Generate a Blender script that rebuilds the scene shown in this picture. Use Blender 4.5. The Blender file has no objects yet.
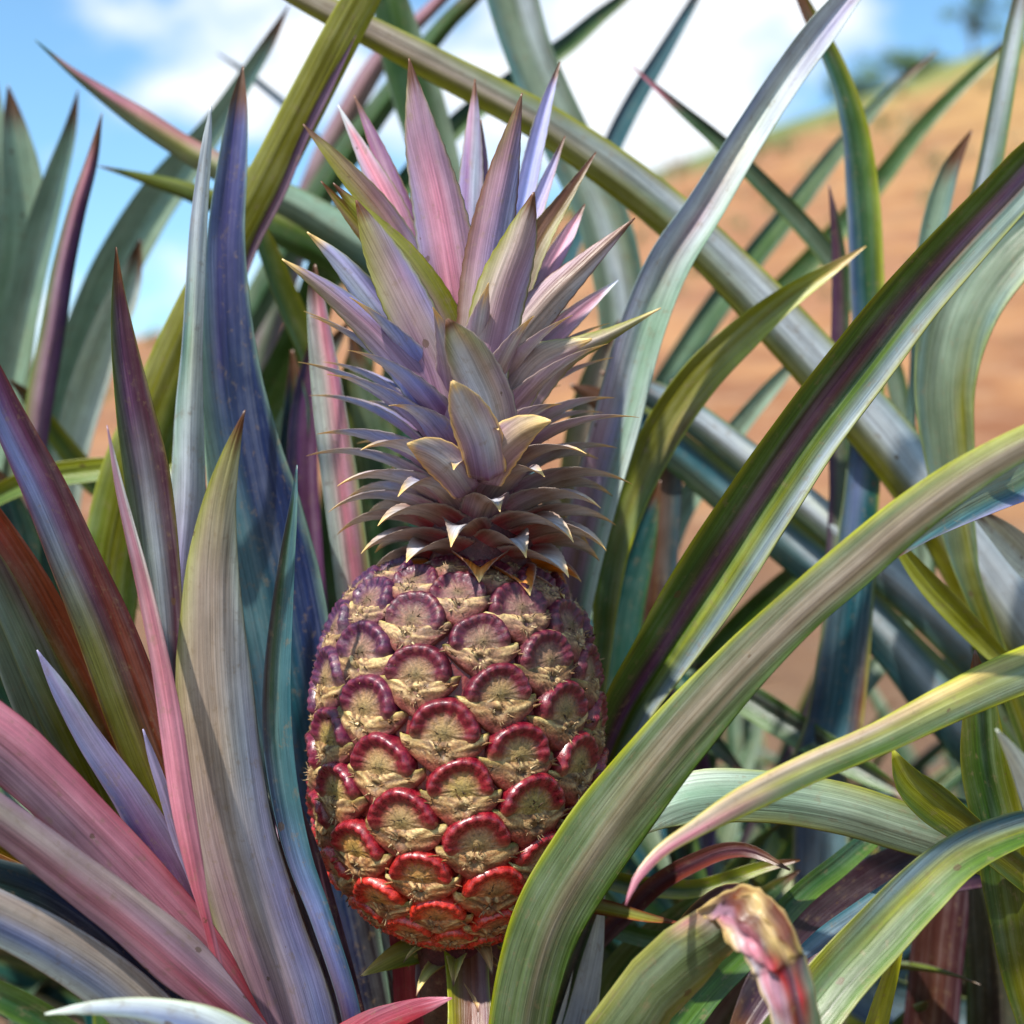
import bpy, math, random
from mathutils import Vector, noise
R = math.radians
scene = bpy.context.scene
col = scene.collection
FPX = 1675.0; CAMH = 0.62
CAM = Vector((0, 0, CAMH))

def P(px, py, Y):
    return Vector(((px-512)/FPX*Y, Y, CAMH+(512-py)/FPX*Y))

def lin(c):
    return tuple((v/255/12.92 if v/255 <= .04045 else ((v/255+.055)/1.055)**2.4) for v in c)

def rich(c, sat=1.16, g=1.14):
    L = .25*c[0]+.6*c[1]+.15*c[2]
    return tuple(max(.004, L+(q-L)*sat)**g*1.02 for q in c)
PAL = {k: rich(lin(v)) for k, v in {
 'g': (86,112,50), 'G': (48,82,38), 'y': (160,162,66), 'o': (124,122,40), 's': (146,160,144),
 'S': (188,194,202), 'w': (222,228,220), 'm': (152,124,138), 'p': (112,72,112), 'P': (78,46,62),
 'k': (192,132,146), 'K': (164,82,96), 'r': (118,62,42), 'R': (170,20,44), 'b': (124,136,178),
 'n': (34,48,88), 't': (86,120,128), 'T': (34,84,96), 'e': (168,154,144), 'c': (214,188,136),
 'l': (142,166,148), 'B': (104,70,46), 'N': (74,70,118), 'x': (34,30,36), 'v': (146,140,172),
 'O': (206,130,52), 'h': (116,128,108), 'q': (150,150,92), 'z': (132,122,106), 'd': (98,112,82), 'a': (122,138,148)}.items()}

# ------------------------------------------------------------------ tagging
def tag(o, label=None, cat=None, group=None, kind=None):
    if label: o['label'] = label
    if cat: o['category'] = cat
    if group: o['group'] = group
    if kind: o['kind'] = kind
    return o
def empty(name, loc, parent=None):
    o = bpy.data.objects.new(name, None); o.empty_display_size = .05
    col.objects.link(o); o.location = loc
    if parent: o.parent = parent
    return o
def mesh_obj(name, verts, faces, mat, parent=None, cols=None, uvs=None, gloss=None, smooth=True):
    me = bpy.data.meshes.new(name)
    off = Vector((0, 0, 0))
    if parent:
        q = parent
        while q: off += q.location; q = q.parent
    me.from_pydata([tuple(Vector(v)-off) for v in verts], [], faces)
    if cols:
        a = me.color_attributes.new('Col', 'FLOAT_COLOR', 'POINT')
        flat = []
        for c in cols: flat += [c[0], c[1], c[2], 1.0]
        a.data.foreach_set('color', flat)
    if gloss:
        a = me.attributes.new('gloss', 'FLOAT', 'POINT'); a.data.foreach_set('value', gloss)
    if uvs:
        l = me.uv_layers.new(name='UVMap'); f2 = []
        for lp in me.loops: f2 += list(uvs[lp.vertex_index])
        l.data.foreach_set('uv', f2)
    if smooth: me.polygons.foreach_set('use_smooth', [True]*len(me.polygons))
    me.materials.append(mat); me.update()
    o = bpy.data.objects.new(name, me); col.objects.link(o)
    if parent: o.parent = parent
    return o

# ------------------------------------------------------------------ materials
class NT:
    def __init__(s, name):
        s.m = bpy.data.materials.new(name); s.m.use_nodes = True
        s.t = s.m.node_tree; s.t.nodes.clear()
        s.out = s.n('ShaderNodeOutputMaterial'); s.b = s.n('ShaderNodeBsdfPrincipled')
        s.l(s.b.outputs[0], s.out.inputs[0])
    def n(s, ty, **k):
        o = s.t.nodes.new(ty)
        for a, b in k.items(): setattr(o, a, b)
        return o
    def l(s, a, b): s.t.links.new(a, b)
    def put(s, inp, v):
        if isinstance(v, (int, float)): inp.default_value = v
        elif isinstance(v, tuple): inp.default_value = v if len(v) == len(inp.default_value) else (*v, 1)
        else: s.l(v, inp)
    def math(s, op, a, b=None, c=None, clamp=False):
        o = s.n('ShaderNodeMath', operation=op, use_clamp=clamp); s.put(o.inputs[0], a)
        if b is not None: s.put(o.inputs[1], b)
        if c is not None: s.put(o.inputs[2], c)
        return o.outputs[0]
    def mix(s, f, a, b, bl='MIX'):
        o = s.n('ShaderNodeMix', data_type='RGBA', blend_type=bl); s.put(o.inputs[0], f)
        s.put(o.inputs[6], a); s.put(o.inputs[7], b); return o.outputs[2]
    def ramp(s, f, a, b):
        o = s.n('ShaderNodeMapRange', interpolation_type='SMOOTHSTEP'); s.put(o.inputs[0], f)
        o.inputs[1].default_value = a; o.inputs[2].default_value = b; return o.outputs[0]
    def noise(s, vec, sc, det=3, rough=.5, dims='3D', w=None):
        o = s.n('ShaderNodeTexNoise', noise_dimensions=dims); s.l(vec, o.inputs['Vector'])
        o.inputs['Scale'].default_value = sc; o.inputs['Detail'].default_value = det; o.inputs['Roughness'].default_value = rough
        if w is not None: s.l(w, o.inputs['W'])
        return o.outputs[0]
    def scale(s, vec, v):
        o = s.n('ShaderNodeVectorMath', operation='MULTIPLY'); s.l(vec, o.inputs[0]); o.inputs[1].default_value = v; return o.outputs[0]

def leaf_material(name, rough=.36, dust=.16, spots=1.0, streak=1.0, tint=(1.0, 1.0, .96)):
    t = NT(name)
    c = t.n('ShaderNodeAttribute', attribute_name='Col').outputs[0]
    uv = t.n('ShaderNodeUVMap').outputs[0]
    rnd = t.math('MULTIPLY', t.n('ShaderNodeObjectInfo').outputs['Random'], 40.0)
    fine = t.noise(t.scale(uv, (1500, 22, 1)), 1, 3, .6, '4D', rnd)      # single fibres
    band = t.noise(t.scale(uv, (420, 5, 1)), 1, 2, .55, '4D', rnd)       # groups of veins
    blot = t.noise(t.scale(uv, (70, 38, 1)), 1, 4, .6, '4D', rnd)        # broad blotches
    speck = t.noise(t.scale(uv, (3800, 1600, 1)), 1, 2, .6, '4D', rnd)   # wax scales
    f1 = t.math('ADD', t.math('MULTIPLY', t.math('SUBTRACT', fine, .5), 1.5*streak), t.math('MULTIPLY', t.math('SUBTRACT', band, .5), .8*streak))
    f2 = t.math('ADD', f1, t.math('MULTIPLY', t.math('SUBTRACT', blot, .5), 1.0))
    f3 = t.math('ADD', f2, t.math('MULTIPLY', t.math('SUBTRACT', speck, .5), .35))
    gain = t.math('MAXIMUM', t.math('ADD', f3, 1.0), .25)
    cc = t.n('ShaderNodeVectorMath', operation='SCALE'); t.l(c, cc.inputs[0]); t.l(gain, cc.inputs['Scale'])
    # waxy scurf, pale, lying in bands
    d = t.math('MULTIPLY', t.ramp(t.math('ADD', t.math('MULTIPLY', band, .6), t.math('MULTIPLY', blot, .45)), .46, .72), dust)
    d = t.math('MULTIPLY', d, t.math('ADD', t.math('MULTIPLY', speck, 1.0), .3))
    c2 = t.mix(d, cc.outputs[0], (.46, .48, .50))
    # yellowish / reddish drift
    hue = t.noise(t.scale(uv, (40, 12, 1)), 1, 2, .5, '4D', rnd)
    c2b = t.mix(t.math('MULTIPLY', t.ramp(hue, .5, .8), .35), c2, t.mix(1.0, c2, (1.25, 1.02, .62), 'MULTIPLY'))
    # small brown scars and specks
    v = t.n('ShaderNodeTexVoronoi', voronoi_dimensions='3D'); v.inputs['Scale'].default_value = 1
    vv = t.n('ShaderNodeVectorMath', operation='ADD'); t.l(t.scale(uv, (115, 75, 1)), vv.inputs[0])
    cmb = t.n('ShaderNodeCombineXYZ'); t.l(rnd, cmb.inputs[2]); t.l(cmb.outputs[0], vv.inputs[1]); t.l(vv.outputs[0], v.inputs['Vector'])
    sp = t.n('ShaderNodeSeparateColor'); t.l(v.outputs['Color'], sp.inputs[0])
    pick = t.math('GREATER_THAN', sp.outputs[0], 1-.5*spots)
    size = t.math('MULTIPLY', t.math('POWER', sp.outputs[1], 2.2), .17)
    jit = t.math('MULTIPLY', t.math('SUBTRACT', t.noise(t.scale(uv, (900, 900, 1)), 1, 2), .5), .16)
    spot = t.math('MULTIPLY', pick, t.math('LESS_THAN', t.math('ADD', v.outputs['Distance'], jit), size))
    c3 = t.mix(t.math('MULTIPLY', spot, .7), c2b, (.10, .055, .025))
    dirt = t.noise(t.scale(uv, (260, 170, 1)), 1, 5, .7, '4D', rnd)
    c3 = t.mix(t.math('MULTIPLY', t.ramp(dirt, .54, .68), .42), c3, (.23, .16, .09))
    c3 = t.mix(1.0, c3, tint, 'MULTIPLY')
    t.l(c3, t.b.inputs['Base Color'])
    rr = t.math('ADD', t.math('MULTIPLY', band, .16), rough-.08)
    t.l(t.math('ADD', rr, t.math('MULTIPLY', d, .25)), t.b.inputs['Roughness'])
    t.b.inputs['Specular IOR Level'].default_value = .5
    bp = t.n('ShaderNodeBump'); bp.inputs['Strength'].default_value = .55; bp.inputs['Distance'].default_value = .0006
    h = t.math('ADD', t.math('MULTIPLY', fine, .8), t.math('MULTIPLY', band, 1.8))
    t.l(t.math('SUBTRACT', h, t.math('MULTIPLY', spot, .6)), bp.inputs['Height']); t.l(bp.outputs[0], t.b.inputs['Normal'])
    # thin leaves let some light through
    tr = t.n('ShaderNodeBsdfTranslucent'); t.l(t.mix(1.0, c3, (1.1, 1.05, .5), 'MULTIPLY'), tr.inputs[0])
    mx = t.n('ShaderNodeMixShader'); mx.inputs[0].default_value = .13
    t.l(t.b.outputs[0], mx.inputs[1]); t.l(tr.outputs[0], mx.inputs[2]); t.l(mx.outputs[0], t.out.inputs[0])
    return t.m
M_LEAF = leaf_material('pineapple_leaf', rough=.36)
M_CROWN = leaf_material('crown_leaf_surface', rough=.40, dust=.14, spots=.8, streak=1.0, tint=(1.22, 1.2, 1.24))

# ------------------------------------------------------------------ ribbons
def cr(p0, p1, p2, p3, t):
    return .5*((2*p1)+(-p0+p2)*t+(2*p0-5*p1+4*p2-p3)*t*t+(-p0+3*p1-3*p2+p3)*t*t*t)
def spline(pts, step):
    """pts: list of tuples of floats/Vectors; returns densely sampled list of same-shaped tuples + param."""
    n = len(pts); out = []
    for i in range(n-1):
        a, b, c, d = pts[max(i-1, 0)], pts[i], pts[i+1], pts[min(i+2, n-1)]
        k = max(2, int((c[0]-b[0]).length/step))
        for j in range(k+(1 if i == n-2 else 0)):
            t = j/k
            out.append([cr(a[q], b[q], c[q], d[q], t) for q in range(len(b))]+[i+t])
    return out
US = [-1, -.955, -.9, -.78, -.6, -.4, -.2, 0, .2, .4, .6, .78, .9, .955, 1]
def stops(s, f):
    f = max(0, min(1, f))*(len(s)-1); i = min(int(f), len(s)-2) if len(s) > 1 else 0
    if len(s) == 1: return PAL[s[0]]
    a, b = PAL[s[i]], PAL[s[i+1]]; k = f-i
    return tuple(a[q]*(1-k)+b[q]*k for q in range(3))
def ribbon(name, C, W, N, K, colstr, mc, parent, mat, seed, th=.0013, tipc='B', pw=1.5, marg=.5, ripple=.0, tiplen=.025, f0=0, teeth=0):
    """closed, channelled blade. C centre, W full width, N facing normal, K channel depth (+ opens toward N)."""
    rng = random.Random(seed)
    n = len(C); verts = []; cols = []; uvs = []; s = 0
    U = US; m = len(U); fold = rng.uniform(.035, .06)*rng.choice((-1, 1, 1)); fu = rng.uniform(-.15, .15)
    tot = sum((C[i+1]-C[i]).length for i in range(n-1))
    ph = rng.uniform(0, 100)
    rag = rng.random() < .5
    for i in range(n):
        T = (C[min(i+1, n-1)]-C[max(i-1, 0)])
        if T.length < 1e-9: T = Vector((0, 0, 1))
        T.normalize()
        if i: s += (C[i]-C[i-1]).length
        f = s/tot
        Nn = (N[i]-T*N[i].dot(T)); Nn.normalize(); B = T.cross(Nn); B.normalize()
        # u=-1 is left of the way from base to tip as seen against N
        w = W[i]*(1+.025*noise.noise(Vector((s*30, ph, 0))))
        if teeth and i % 2: w *= 1+teeth
        k = K[i]
        k1 = k*(1+.25*noise.noise(Vector((s*14, ph, 4))))
        sk = .10*noise.noise(Vector((s*9, ph, 9)))
        rows = []
        for u in U:
            hgt = (abs(u-sk)**pw-.35)*k1*w + ripple*w*noise.noise(Vector((s*28, ph+u*1.2, 2)))
            hgt += .016*w*math.sin(u*9+ph)*(1-abs(u))
            hgt += fold*w*max(0, 1-abs(u-fu)*2.6)
            ww = 1
            rows.append(C[i]+B*(u*w*.5*ww)+Nn*hgt)
        tk = min(th, w*.12)
        back = [rows[j]-Nn*tk*(1-abs(U[j])**3) for j in range(1, m-1)]
        verts += rows+back
        fl = max(0, (f-f0)/(1-f0))*(len(colstr)-1); a = min(int(fl), len(colstr)-2) if len(colstr) > 1 else 0; b = min(a+1, len(colstr)-1); kk = fl-a
        def colour(u):
            # wander the boundaries between colour zones a little
            uu = (u+1)/2+.05*noise.noise(Vector((s*12, ph+7, u*2)))
            ca, cb = stops(colstr[a], uu), stops(colstr[b], uu)
            c = [ca[q]*(1-kk)+cb[q]*kk for q in range(3)]
            e = abs(u)
            if mc and e > .87:
                wv = noise.noise(Vector((s*60, ph+(3 if u > 0 else 8), 0)))
                g = marg*max(0, min(1, (e-.87+.03*wv)/.07)); mcc = PAL[mc[0] if (u < 0 or len(mc) == 1) else mc[1]]
                c = [c[q]*(1-g)+mcc[q]*g for q in range(3)]
            tl = tiplen*(1+.6*noise.noise(Vector((u*3, ph, 5))))
            if tipc and f > 1-tl*2:
                g = min(1, (f-(1-tl*2))/tl); tc = PAL[tipc]; c = [c[q]*(1-g)+tc[q]*g for q in range(3)]
            return c
        cs = [colour(u) for u in U]
        cols += cs+cs[1:-1]
        us = [(u*w*.5, s) for u in U]; uvs += us+[(x+.4, y) for x, y in us[1:-1]]
    S = m+m-2; faces = []
    for i in range(n-1):
        o, p = i*S, (i+1)*S
        ring = list(range(m))+list(range(S-1, m-1, -1))
        for j in range(S):
            a, b = ring[j], ring[(j+1) % S]
            faces.append((o+a, o+b, p+b, p+a))
    faces.append(tuple((n-1)*S+q for q in ring)); faces.append(tuple(q for q in reversed(ring)))
    return mesh_obj(name, verts, faces, mat, parent, cols, uvs)

LEAFN = [0]
def leaf(plant, Yb, Yt, k, pts, cols, mc='y', roll=0, label=None, name='leaf', mat=None, tipc='B', ext=True, root=None, ripple=.0, pw=1.5, marg=.5, tiplen=.025, step=.004, Ymid=None, th=.0013, teeth=0):
    """pts base->tip: (px,py,apparent width px[,roll]) ; depth runs Yb->Yt"""
    LEAFN[0] += 1; seed = LEAFN[0]
    pts = [tuple(p) for p in pts]
    if pts[0][2] < pts[-1][2] and pts[0][2] <= 6: pts = pts[::-1]
    n = len(pts); d = [0]
    for i in range(1, n): d.append(d[-1]+math.hypot(pts[i][0]-pts[i-1][0], pts[i][1]-pts[i-1][1]))
    tot = d[-1]; arr = []
    for i, p in enumerate(pts):
        f = d[i]/tot
        Y = Yb+(Yt-Yb)*f
        if Ymid is not None: Y += (Ymid-(Yb+Yt)/2)*math.sin(math.pi*f)
        ro = p[3] if len(p) > 3 else roll
        arr.append((P(p[0], p[1], Y), p[2]*Y/FPX, float(ro)))
    if ext and root is None: root = ROOTS.get(plant.name)
    if ext and root is not None:
        a = arr[0][0]; t0 = (arr[0][0]-arr[1][0]).normalized(); w = arr[0][1]; dist = (root-a).length
        if dist > .02:
            m1 = a+t0*dist*.33; m1 = m1*.6+(a+(root-a)*.33)*.4
            m2 = a+(root-a)*.68
            arr = [(root, w*1.0, arr[0][2]), (m2, w*1.02, arr[0][2]), (m1, w, arr[0][2])]+arr
    f0 = 0
    if len(arr) > n:
        dd = [(arr[i+1][0]-arr[i][0]).length for i in range(len(arr)-1)]; f0 = sum(dd[:len(arr)-n])/sum(dd)
    sm = spline(arr, step)
    C = [q[0] for q in sm]; W = [max(.0006, q[1]) for q in sm]; N = []; K = []
    for i, c in enumerate(C):
        T = (C[min(i+1, len(C)-1)]-C[max(i-1, 0)]).normalized()
        v = (CAM-c).normalized(); v = (v-T*v.dot(T)).normalized()
        from mathutils import Matrix
        v = Matrix.Rotation(R(sm[i][2]), 3, T) @ v
        N.append(v); K.append(k)
    if isinstance(cols, str): cols = [cols]
    o = ribbon(name, C, W, N, K, cols, mc, plant, mat or M_LEAF, seed, tipc=tipc, ripple=ripple, pw=pw, marg=marg, tiplen=tiplen, th=th, f0=f0, teeth=teeth)
    if label: o['label'] = label
    return o
ROOTS = {}
def plant(px, py, Y, label, group='pineapple plants in the field'):
    r = P(px, py, Y)
    o = empty('pineapple_plant', (r.x, r.y, 0)); tag(o, label, 'plant', group)
    ROOTS[o.name] = r
    # short stem from the soil to the heart of the rosette
    vs, fs, cs = [], [], []
    nz, na = 14, 14
    for i in range(nz+1):
        z = (r.z-0)*i/nz-.02*(i == 0)
        rad = .026+.006*math.sin(i*2.1)+.004*math.sin(i*5)
        for j in range(na):
            a = j/na*2*math.pi; vs.append((r.x+math.cos(a)*rad, r.y+math.sin(a)*rad, z)); cs.append(PAL['B'])
    for i in range(nz):
        for j in range(na): fs.append((i*na+j, i*na+(j+1) % na, (i+1)*na+(j+1) % na, (i+1)*na+j))
    fs.append(tuple(nz*na+j for j in range(na)))
    mesh_obj('stem', vs, fs, M_STEM, o)
    return o
ts = NT('stem_bark'); tc = ts.n('ShaderNodeTexCoord').outputs['Object']
nn = ts.noise(ts.scale(tc, (60, 60, 160)), 1, 4)
ts.l(ts.mix(ts.ramp(nn, .35, .7), (.05, .03, .02), (.17, .12, .07)), ts.b.inputs['Base Color']); ts.b.inputs['Roughness'].default_value = .8
M_STEM = ts.m
# ================================================================== the plants
PA = plant(285, 1170, .74, 'nearest plant at left, pink, mauve and bronze spear leaves fanning from the bottom left')
def A(*a, **k): return leaf(PA, *a, **k)
A(.70, .655, -.20, [(300,1060,92),(285,1000,90),(258,920,86),(235,840,84),(222,760,80),(214,680,76),(212,620,64),(213,560,50),(220,500,32),(232,450,16),(245,410,1)], ['mmmbv','emevv','eeeSv','qeeew','ooqqo'], 'o', label='broad grey mauve leaf with an olive tip')  # pale blue right strip: skylight on the fold painted into the colour
A(.68, .60, -.16, [(248,1012,22),(205,950,42),(150,890,52),(100,838,56),(50,788,60),(0,743,66),(-60,705,66),(-130,670,40),(-180,650,2)], ['mKKR','mkkK','mmkK','mmkk','mmm'], 'K', label='rose pink leaf')
A(.665, .58, -.16, [(250,1025,26),(185,965,55),(130,918,50),(70,872,46),(20,833,42),(-40,790,40),(-110,740,24),(-150,715,2)], ['kKmm','mkme','mmem','mem'], 'm', label='dusty mauve leaf')
A(.66, .58, -.22, [(180,1050,60),(120,992,56),(60,950,54),(0,918,50),(-60,892,46),(-140,870,20),(-170,862,2)], ['wSee','wbee','wbeem'], 'S')
A(.69, .61, .22, [(200,1030,60),(150,985,60),(100,935,54),(50,900,50),(0,880,40),(-60,862,30),(-120,850,2)], ['Txnt','Txnt','TGt'], 'w')
A(.60, .57, -.12, [(300,1100,60),(260,1060,50),(210,1027,38),(150,1010,24),(90,1008,13),(45,1014,1)], ['Sbwl','SbSw','lSw'], 'y', tipc='w', label='pale tip of a low blade')
A(.62, .59, .25, [(120,1075,30),(80,1045,30),(30,1012,30),(-20,988,26),(-90,960,2)], ['gGg'], 'g')
A(.74, .67, .22, [(222,960,24),(195,870,44),(165,790,56),(135,710,60),(105,630,57),(75,560,50),(45,490,43),(10,420,34),(-15,360,22),(-35,300,2)], ['oBrr','oorr','oqPrP','pbpPP','bNpP'], 'r', label='bronze leaf with purple upper half')
A(.66, .655, -.2, [(208,925,10),(195,870,18),(182,800,24),(172,730,24),(160,660,19),(145,590,16),(130,530,12),(118,480,8),(107,425,1)], ['KKk','kkk','mkk','Pmkw','Pmw'], 'k', tipc='m', label='narrow pink spear leaf')
A(.76, .71, .22, [(185,840,14),(175,760,20),(168,680,30),(163,610,38),(155,540,45),(146,470,46),(135,410,38),(125,350,27),(119,300,15),(116,247,1)], ['PPP','pSPP','ghSPP','gpPP','gPPP'], 'o', label='dark purple and green spear leaf')
A(.785, .745, -.2, [(185,790,20),(176,700,24),(178,620,32),(183,560,37),(188,500,35),(189,420,29),(192,350,21),(195,290,19),(199,220,17),(206,150,11),(211,106,1)], ['mmv','mmS','mvS','lSSl','TlwS','nSSw','nSw'], 'S', tipc='S', label='tall narrow silvery leaf')
A(.80, .79, .26, [(372,1060,50),(362,1000,56),(335,880,74),(310,780,86),(290,680,94),(275,600,98),(258,520,92),(243,450,76),(232,380,60),(227,310,48),(226,240,38),(232,170,30),(238,110,19),(243,66,1)], ['xxxx','xPnxx','TbTnn','ttTnn','ltnnn','lNnnn','bNNn','sNNb'], 'l', label='tall deep blue leaf with a pale margin')
A(.70, .68, .24, [(350,1010,20),(322,920,22),(300,860,25),(286,800,28),(278,740,30),(277,680,28),(282,610,22),(288,550,15),(293,510,9),(297,465,1)], ['mNn','vbT','ntt','PGtT','PGtt','PGtl'], 't', tipc='t', label='small teal leaf with a dark left side')
A(.72, .705, .2, [(350,1060,50),(325,950,46),(305,870,40),(285,800,26),(272,762,12),(264,740,2)], ['xPx','xPP','PrP'], 'P', tipc='k')
A(.78, .70, .2, [(175,880,26),(150,820,32),(125,770,34),(95,700,36),(60,635,36),(30,580,34),(-10,520,30),(-60,450,20),(-90,410,2)], ['rrB','orr','Brr','PRr'], 'r', label='rust red leaf')
A(.76, .66, .24, [(185,910,22),(160,880,32),(120,830,44),(80,750,50),(50,690,42),(20,625,34),(-12,560,26),(-50,500,2)], ['GoG','GoG','hoGG','shP','SPP'], 'o')
A(.70, .675, -.18, [(196,915,18),(175,870,34),(150,830,38),(125,790,33),(90,740,26),(60,690,17),(37,650,1)], ['ppm','npv','bvv','bvS'], 'm', tipc='v', label='lavender blue spear leaf')
A(.69, .68, -.18, [(194,885,8),(178,840,12),(165,795,12),(153,760,9),(143,729,1)], ['vmm','vvv'], 'm', tipc='v')
A(.78, .70, .2, [(150,870,26),(100,815,34),(60,760,42),(35,700,46),(10,640,42),(-15,590,34),(-60,520,2)], ['tGG','hht','shh','whs'], 'w')
A(.80, .74, .2, [(120,900,30),(60,800,44),(20,720,50),(-20,640,40),(-60,560,2)], ['GTG','TGh'], 'g')
A(.72, .68, .15, [(120,940,30),(60,900,34),(20,880,30),(-30,850,16),(-60,838,2)], ['OBO','OcO'], 'c')
A(.73, .69, -.1, [(60,900,14),(30,872,14),(6,856,20),(-14,842,14),(-40,828,2)], ['yOy','yyy'], 'y', tipc='c', label='yellowed dying leaf')

PB = plant(470, 1230, .80, 'plant that carries the pineapple, long arching grey green leaf sweeping up to the right')
def B(*a, **k): return leaf(PB, *a, **k)
B(.70, .58, -.07, [(514,1090,60),(522,1010,64),(546,925,71),(590,850,75),(640,783,70),(689,724,63),(748,660,54),(802,608,49),(852,565,49),(900,524,46),(945,490,42),(990,461,36),(1040,435,32),(1100,412,25),(1200,400,2)], ['gddddd','gddddzddg','gdddzzddg','yddzzzdzddg','ydzdzzezzddg','yqdzzezzdd','yqqzzzd','yyqze'], 'yg', marg=.8, label='broad arching leaf crossing in front of the fruit')
B(.79, .76, .1, [(560,1090,40),(575,1030,40),(590,960,26),(600,905,10),(604,880,1)], ['SbS','SwS'], 'w', tipc='w')
B(.80, .62, .27, [(590,830,24),(603,770,34),(627,710,50),(662,654,60),(712,577,72),(763,499,70),(810,430,66),(860,364,64),(908,303,60),(955,250,56),(1000,202,52),(1050,150,46),(1130,80,2)], ['ggGGPpGohhaa','oggggPPpGoGhaSa','oggGgPpBggyhaaS','ogggGPmpBggohaSa','ogggGPPpBGgoaaSa','oggggPmpBgasaha','ogggGbNmBaSShs'], 'y', roll=0, marg=.7, label='long channelled leaf with a purple stripe')
B(.84, .80, .2, [(560,760,30),(562,690,36),(570,610,42),(592,510,46),(617,420,48),(640,335,46),(668,265,43),(704,209,39),(748,137,34),(790,73,33),(828,22,30),(875,-35,14),(900,-70,1)], ['mmpl','mpmPlw','mmBmlw','mmvlS','vSlll','bSmSl','bSwSS','SSvS','SSmn'], 'l', label='silvery leaf rising behind the crown to the top right')
B(.86, .84, .22, [(600,660,20),(606,600,26),(616,545,30),(637,484,36),(665,428,40),(700,378,40),(740,338,35),(785,300,25),(830,270,13),(866,246,1)], ['oGo','gGo','gog','ooB','ooy','yoy','yyy'], 'y', tipc='c', marg=.8, label='olive leaf with yellow margins')
B(.82, .805, .22, [(362,720,30),(357,620,37),(348,540,37),(337,460,36),(326,380,30),(316,300,18),(315,264,2)], ['lwmPo','lwkPo','Swkmo','wwkp','wkkm'], 'l', label='pale pink and white leaf behind the crown')
# leaves and bracts at the foot of the fruit
B(.70, .742, .18, [(470,1090,56),(470,1020,44),(468,980,42),(467,950,46),(466,925,50)], ['yBrp','yBrP','oBBP'], 'y', ext=False, tipc=None, label='bronze bract with a yellow edge under the fruit')
B(.79, .745, .2, [(415,1090,34),(411,1020,33),(408,960,32),(402,925,28),(398,905,10)], ['KRK','KKK'], 'K', tipc=None, label='scarlet leaf beneath the fruit')
B(.69, .67, -.15, [(330,1060,40),(365,1030,34),(400,1014,24),(430,1004,14),(452,998,1)], ['RKP','PKR','KKK'], 'K', tipc='k', label='magenta leaf tip under the fruit')
B(.80, .75, .15, [(450,1080,40),(445,1020,46),(436,970,44),(430,940,20)], ['vSm','mSb'], 'S', tipc=None)
B(.77, .72, -.2, [(452,930,24),(430,944,30),(400,955,24),(378,966,12),(361,976,1)], ['oGq','gqo','qqc'], 'y', ext=False, tipc='c', label='pointed green bract under the fruit')
B(.85, .84, .2, [(385,1080,70),(370,1000,80),(355,920,70),(345,850,50),(340,780,2)], ['xPx','nxP'], 'P')
B(.80, .78, .2, [(520,1080,60),(525,1000,60),(530,930,50),(540,880,20)], ['Ppm','PGP'], 'P', tipc=None)
B(.78, .76, .2, [(560,1010,14),(575,960,12),(595,905,10)], ['GxG'], 'g')

PC = plant(1180, 1010, .78, 'plant cut off by the right edge, yellow green blades arching in toward the fruit')
def Cc(*a, **k): return leaf(PC, *a, **k)
Cc(.66, .60, -.14, [(1130,640,54),(1070,655,50),(1010,676,46),(950,703,40),(880,738,33),(810,768,31),(745,800,29),(695,829,18),(660,852,13),(636,880,8),(626,905,1)], ['ohqyy','ohhqy','ghqqcy','gghqec','ghqec','gkec','Kkc'], 'y', tipc='k', marg=.8, label='arching yellow green leaf with a pink curled tip')
Cc(.74, .70, -.16, [(1010,870,34),(960,846,44),(900,826,50),(840,808,52),(770,797,52),(700,797,54),(650,815,34),(615,850,4)], ['ohe','GshG','hssq','qlsl','sllw','lww'], 'y', label='pale sage leaf lying across')
Cc(.70, .68, .18, [(980,840,30),(935,805,40),(908,780,30),(893,750,3)], ['GoG','gyg'], 'y', tipc='y')
Cc(.68, .60, .24, [(1120,800,18),(1060,818,26),(1010,832,36),(960,856,44),(918,893,52),(878,935,56),(838,978,58),(800,1027,62),(760,1085,66),(700,1160,40),(680,1200,3)], ['gdyaatT','gggohaTt','dggdgoyaaT','dgddgdgoy','ogdggdgy','GgdgGT'], 'y', pw=1.2, label='green leaf with a grey blue upper fold')
Cc(.80, .66, .2, [(905,815,12),(867,842,20),(838,866,23),(800,897,24),(755,945,27),(710,990,30),(670,1040,30),(620,1100,2)], ['gGT','gGg','GgG','GGG'], 'g')
Cc(.78, .68, -.12, [(960,850,14),(905,882,18),(860,912,20),(820,940,18),(790,965,8),(770,990,1)], ['Pat','naT'], 't', tipc='a')
Cc(.82, .78, .18, [(960,860,60),(900,880,66),(840,920,70),(780,980,60),(740,1040,30)], ['PxP','pPx'], 'P')
Cc(.80, .64, .26, [(1090,540,30),(1060,468,44),(1010,487,38),(970,507,30),(930,532,15),(888,562,2)], ['aGdgv','vTdhs','dths'], 'v', ext=True)
Cc(.62, .58, -.12, [(1080,880,40),(1045,815,34),(1020,765,20),(996,729,2)], ['SSw','www'], 'w', tipc='w')
Cc(.72, .70, .18, [(1030,1000,40),(1010,900,48),(1000,830,52),(985,765,48),(980,700,30),(975,650,2)], ['GoG','GGo','oGG'], 'o')
Cc(.70, .66, .2, [(860,1090,24),(872,1045,24),(882,1005,20),(893,968,14),(906,925,2)], ['gyy','yyy'], 'y', tipc='c')
Cc(.90, .88, .2, [(930,1080,54),(935,980,52),(945,890,46),(955,800,2)], ['PBP','BPx'], 'P')
Cc(.92, .88, .2, [(1000,1080,60),(995,980,56),(990,890,50),(990,780,2)], ['GPh','PGh'], 'g')

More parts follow.
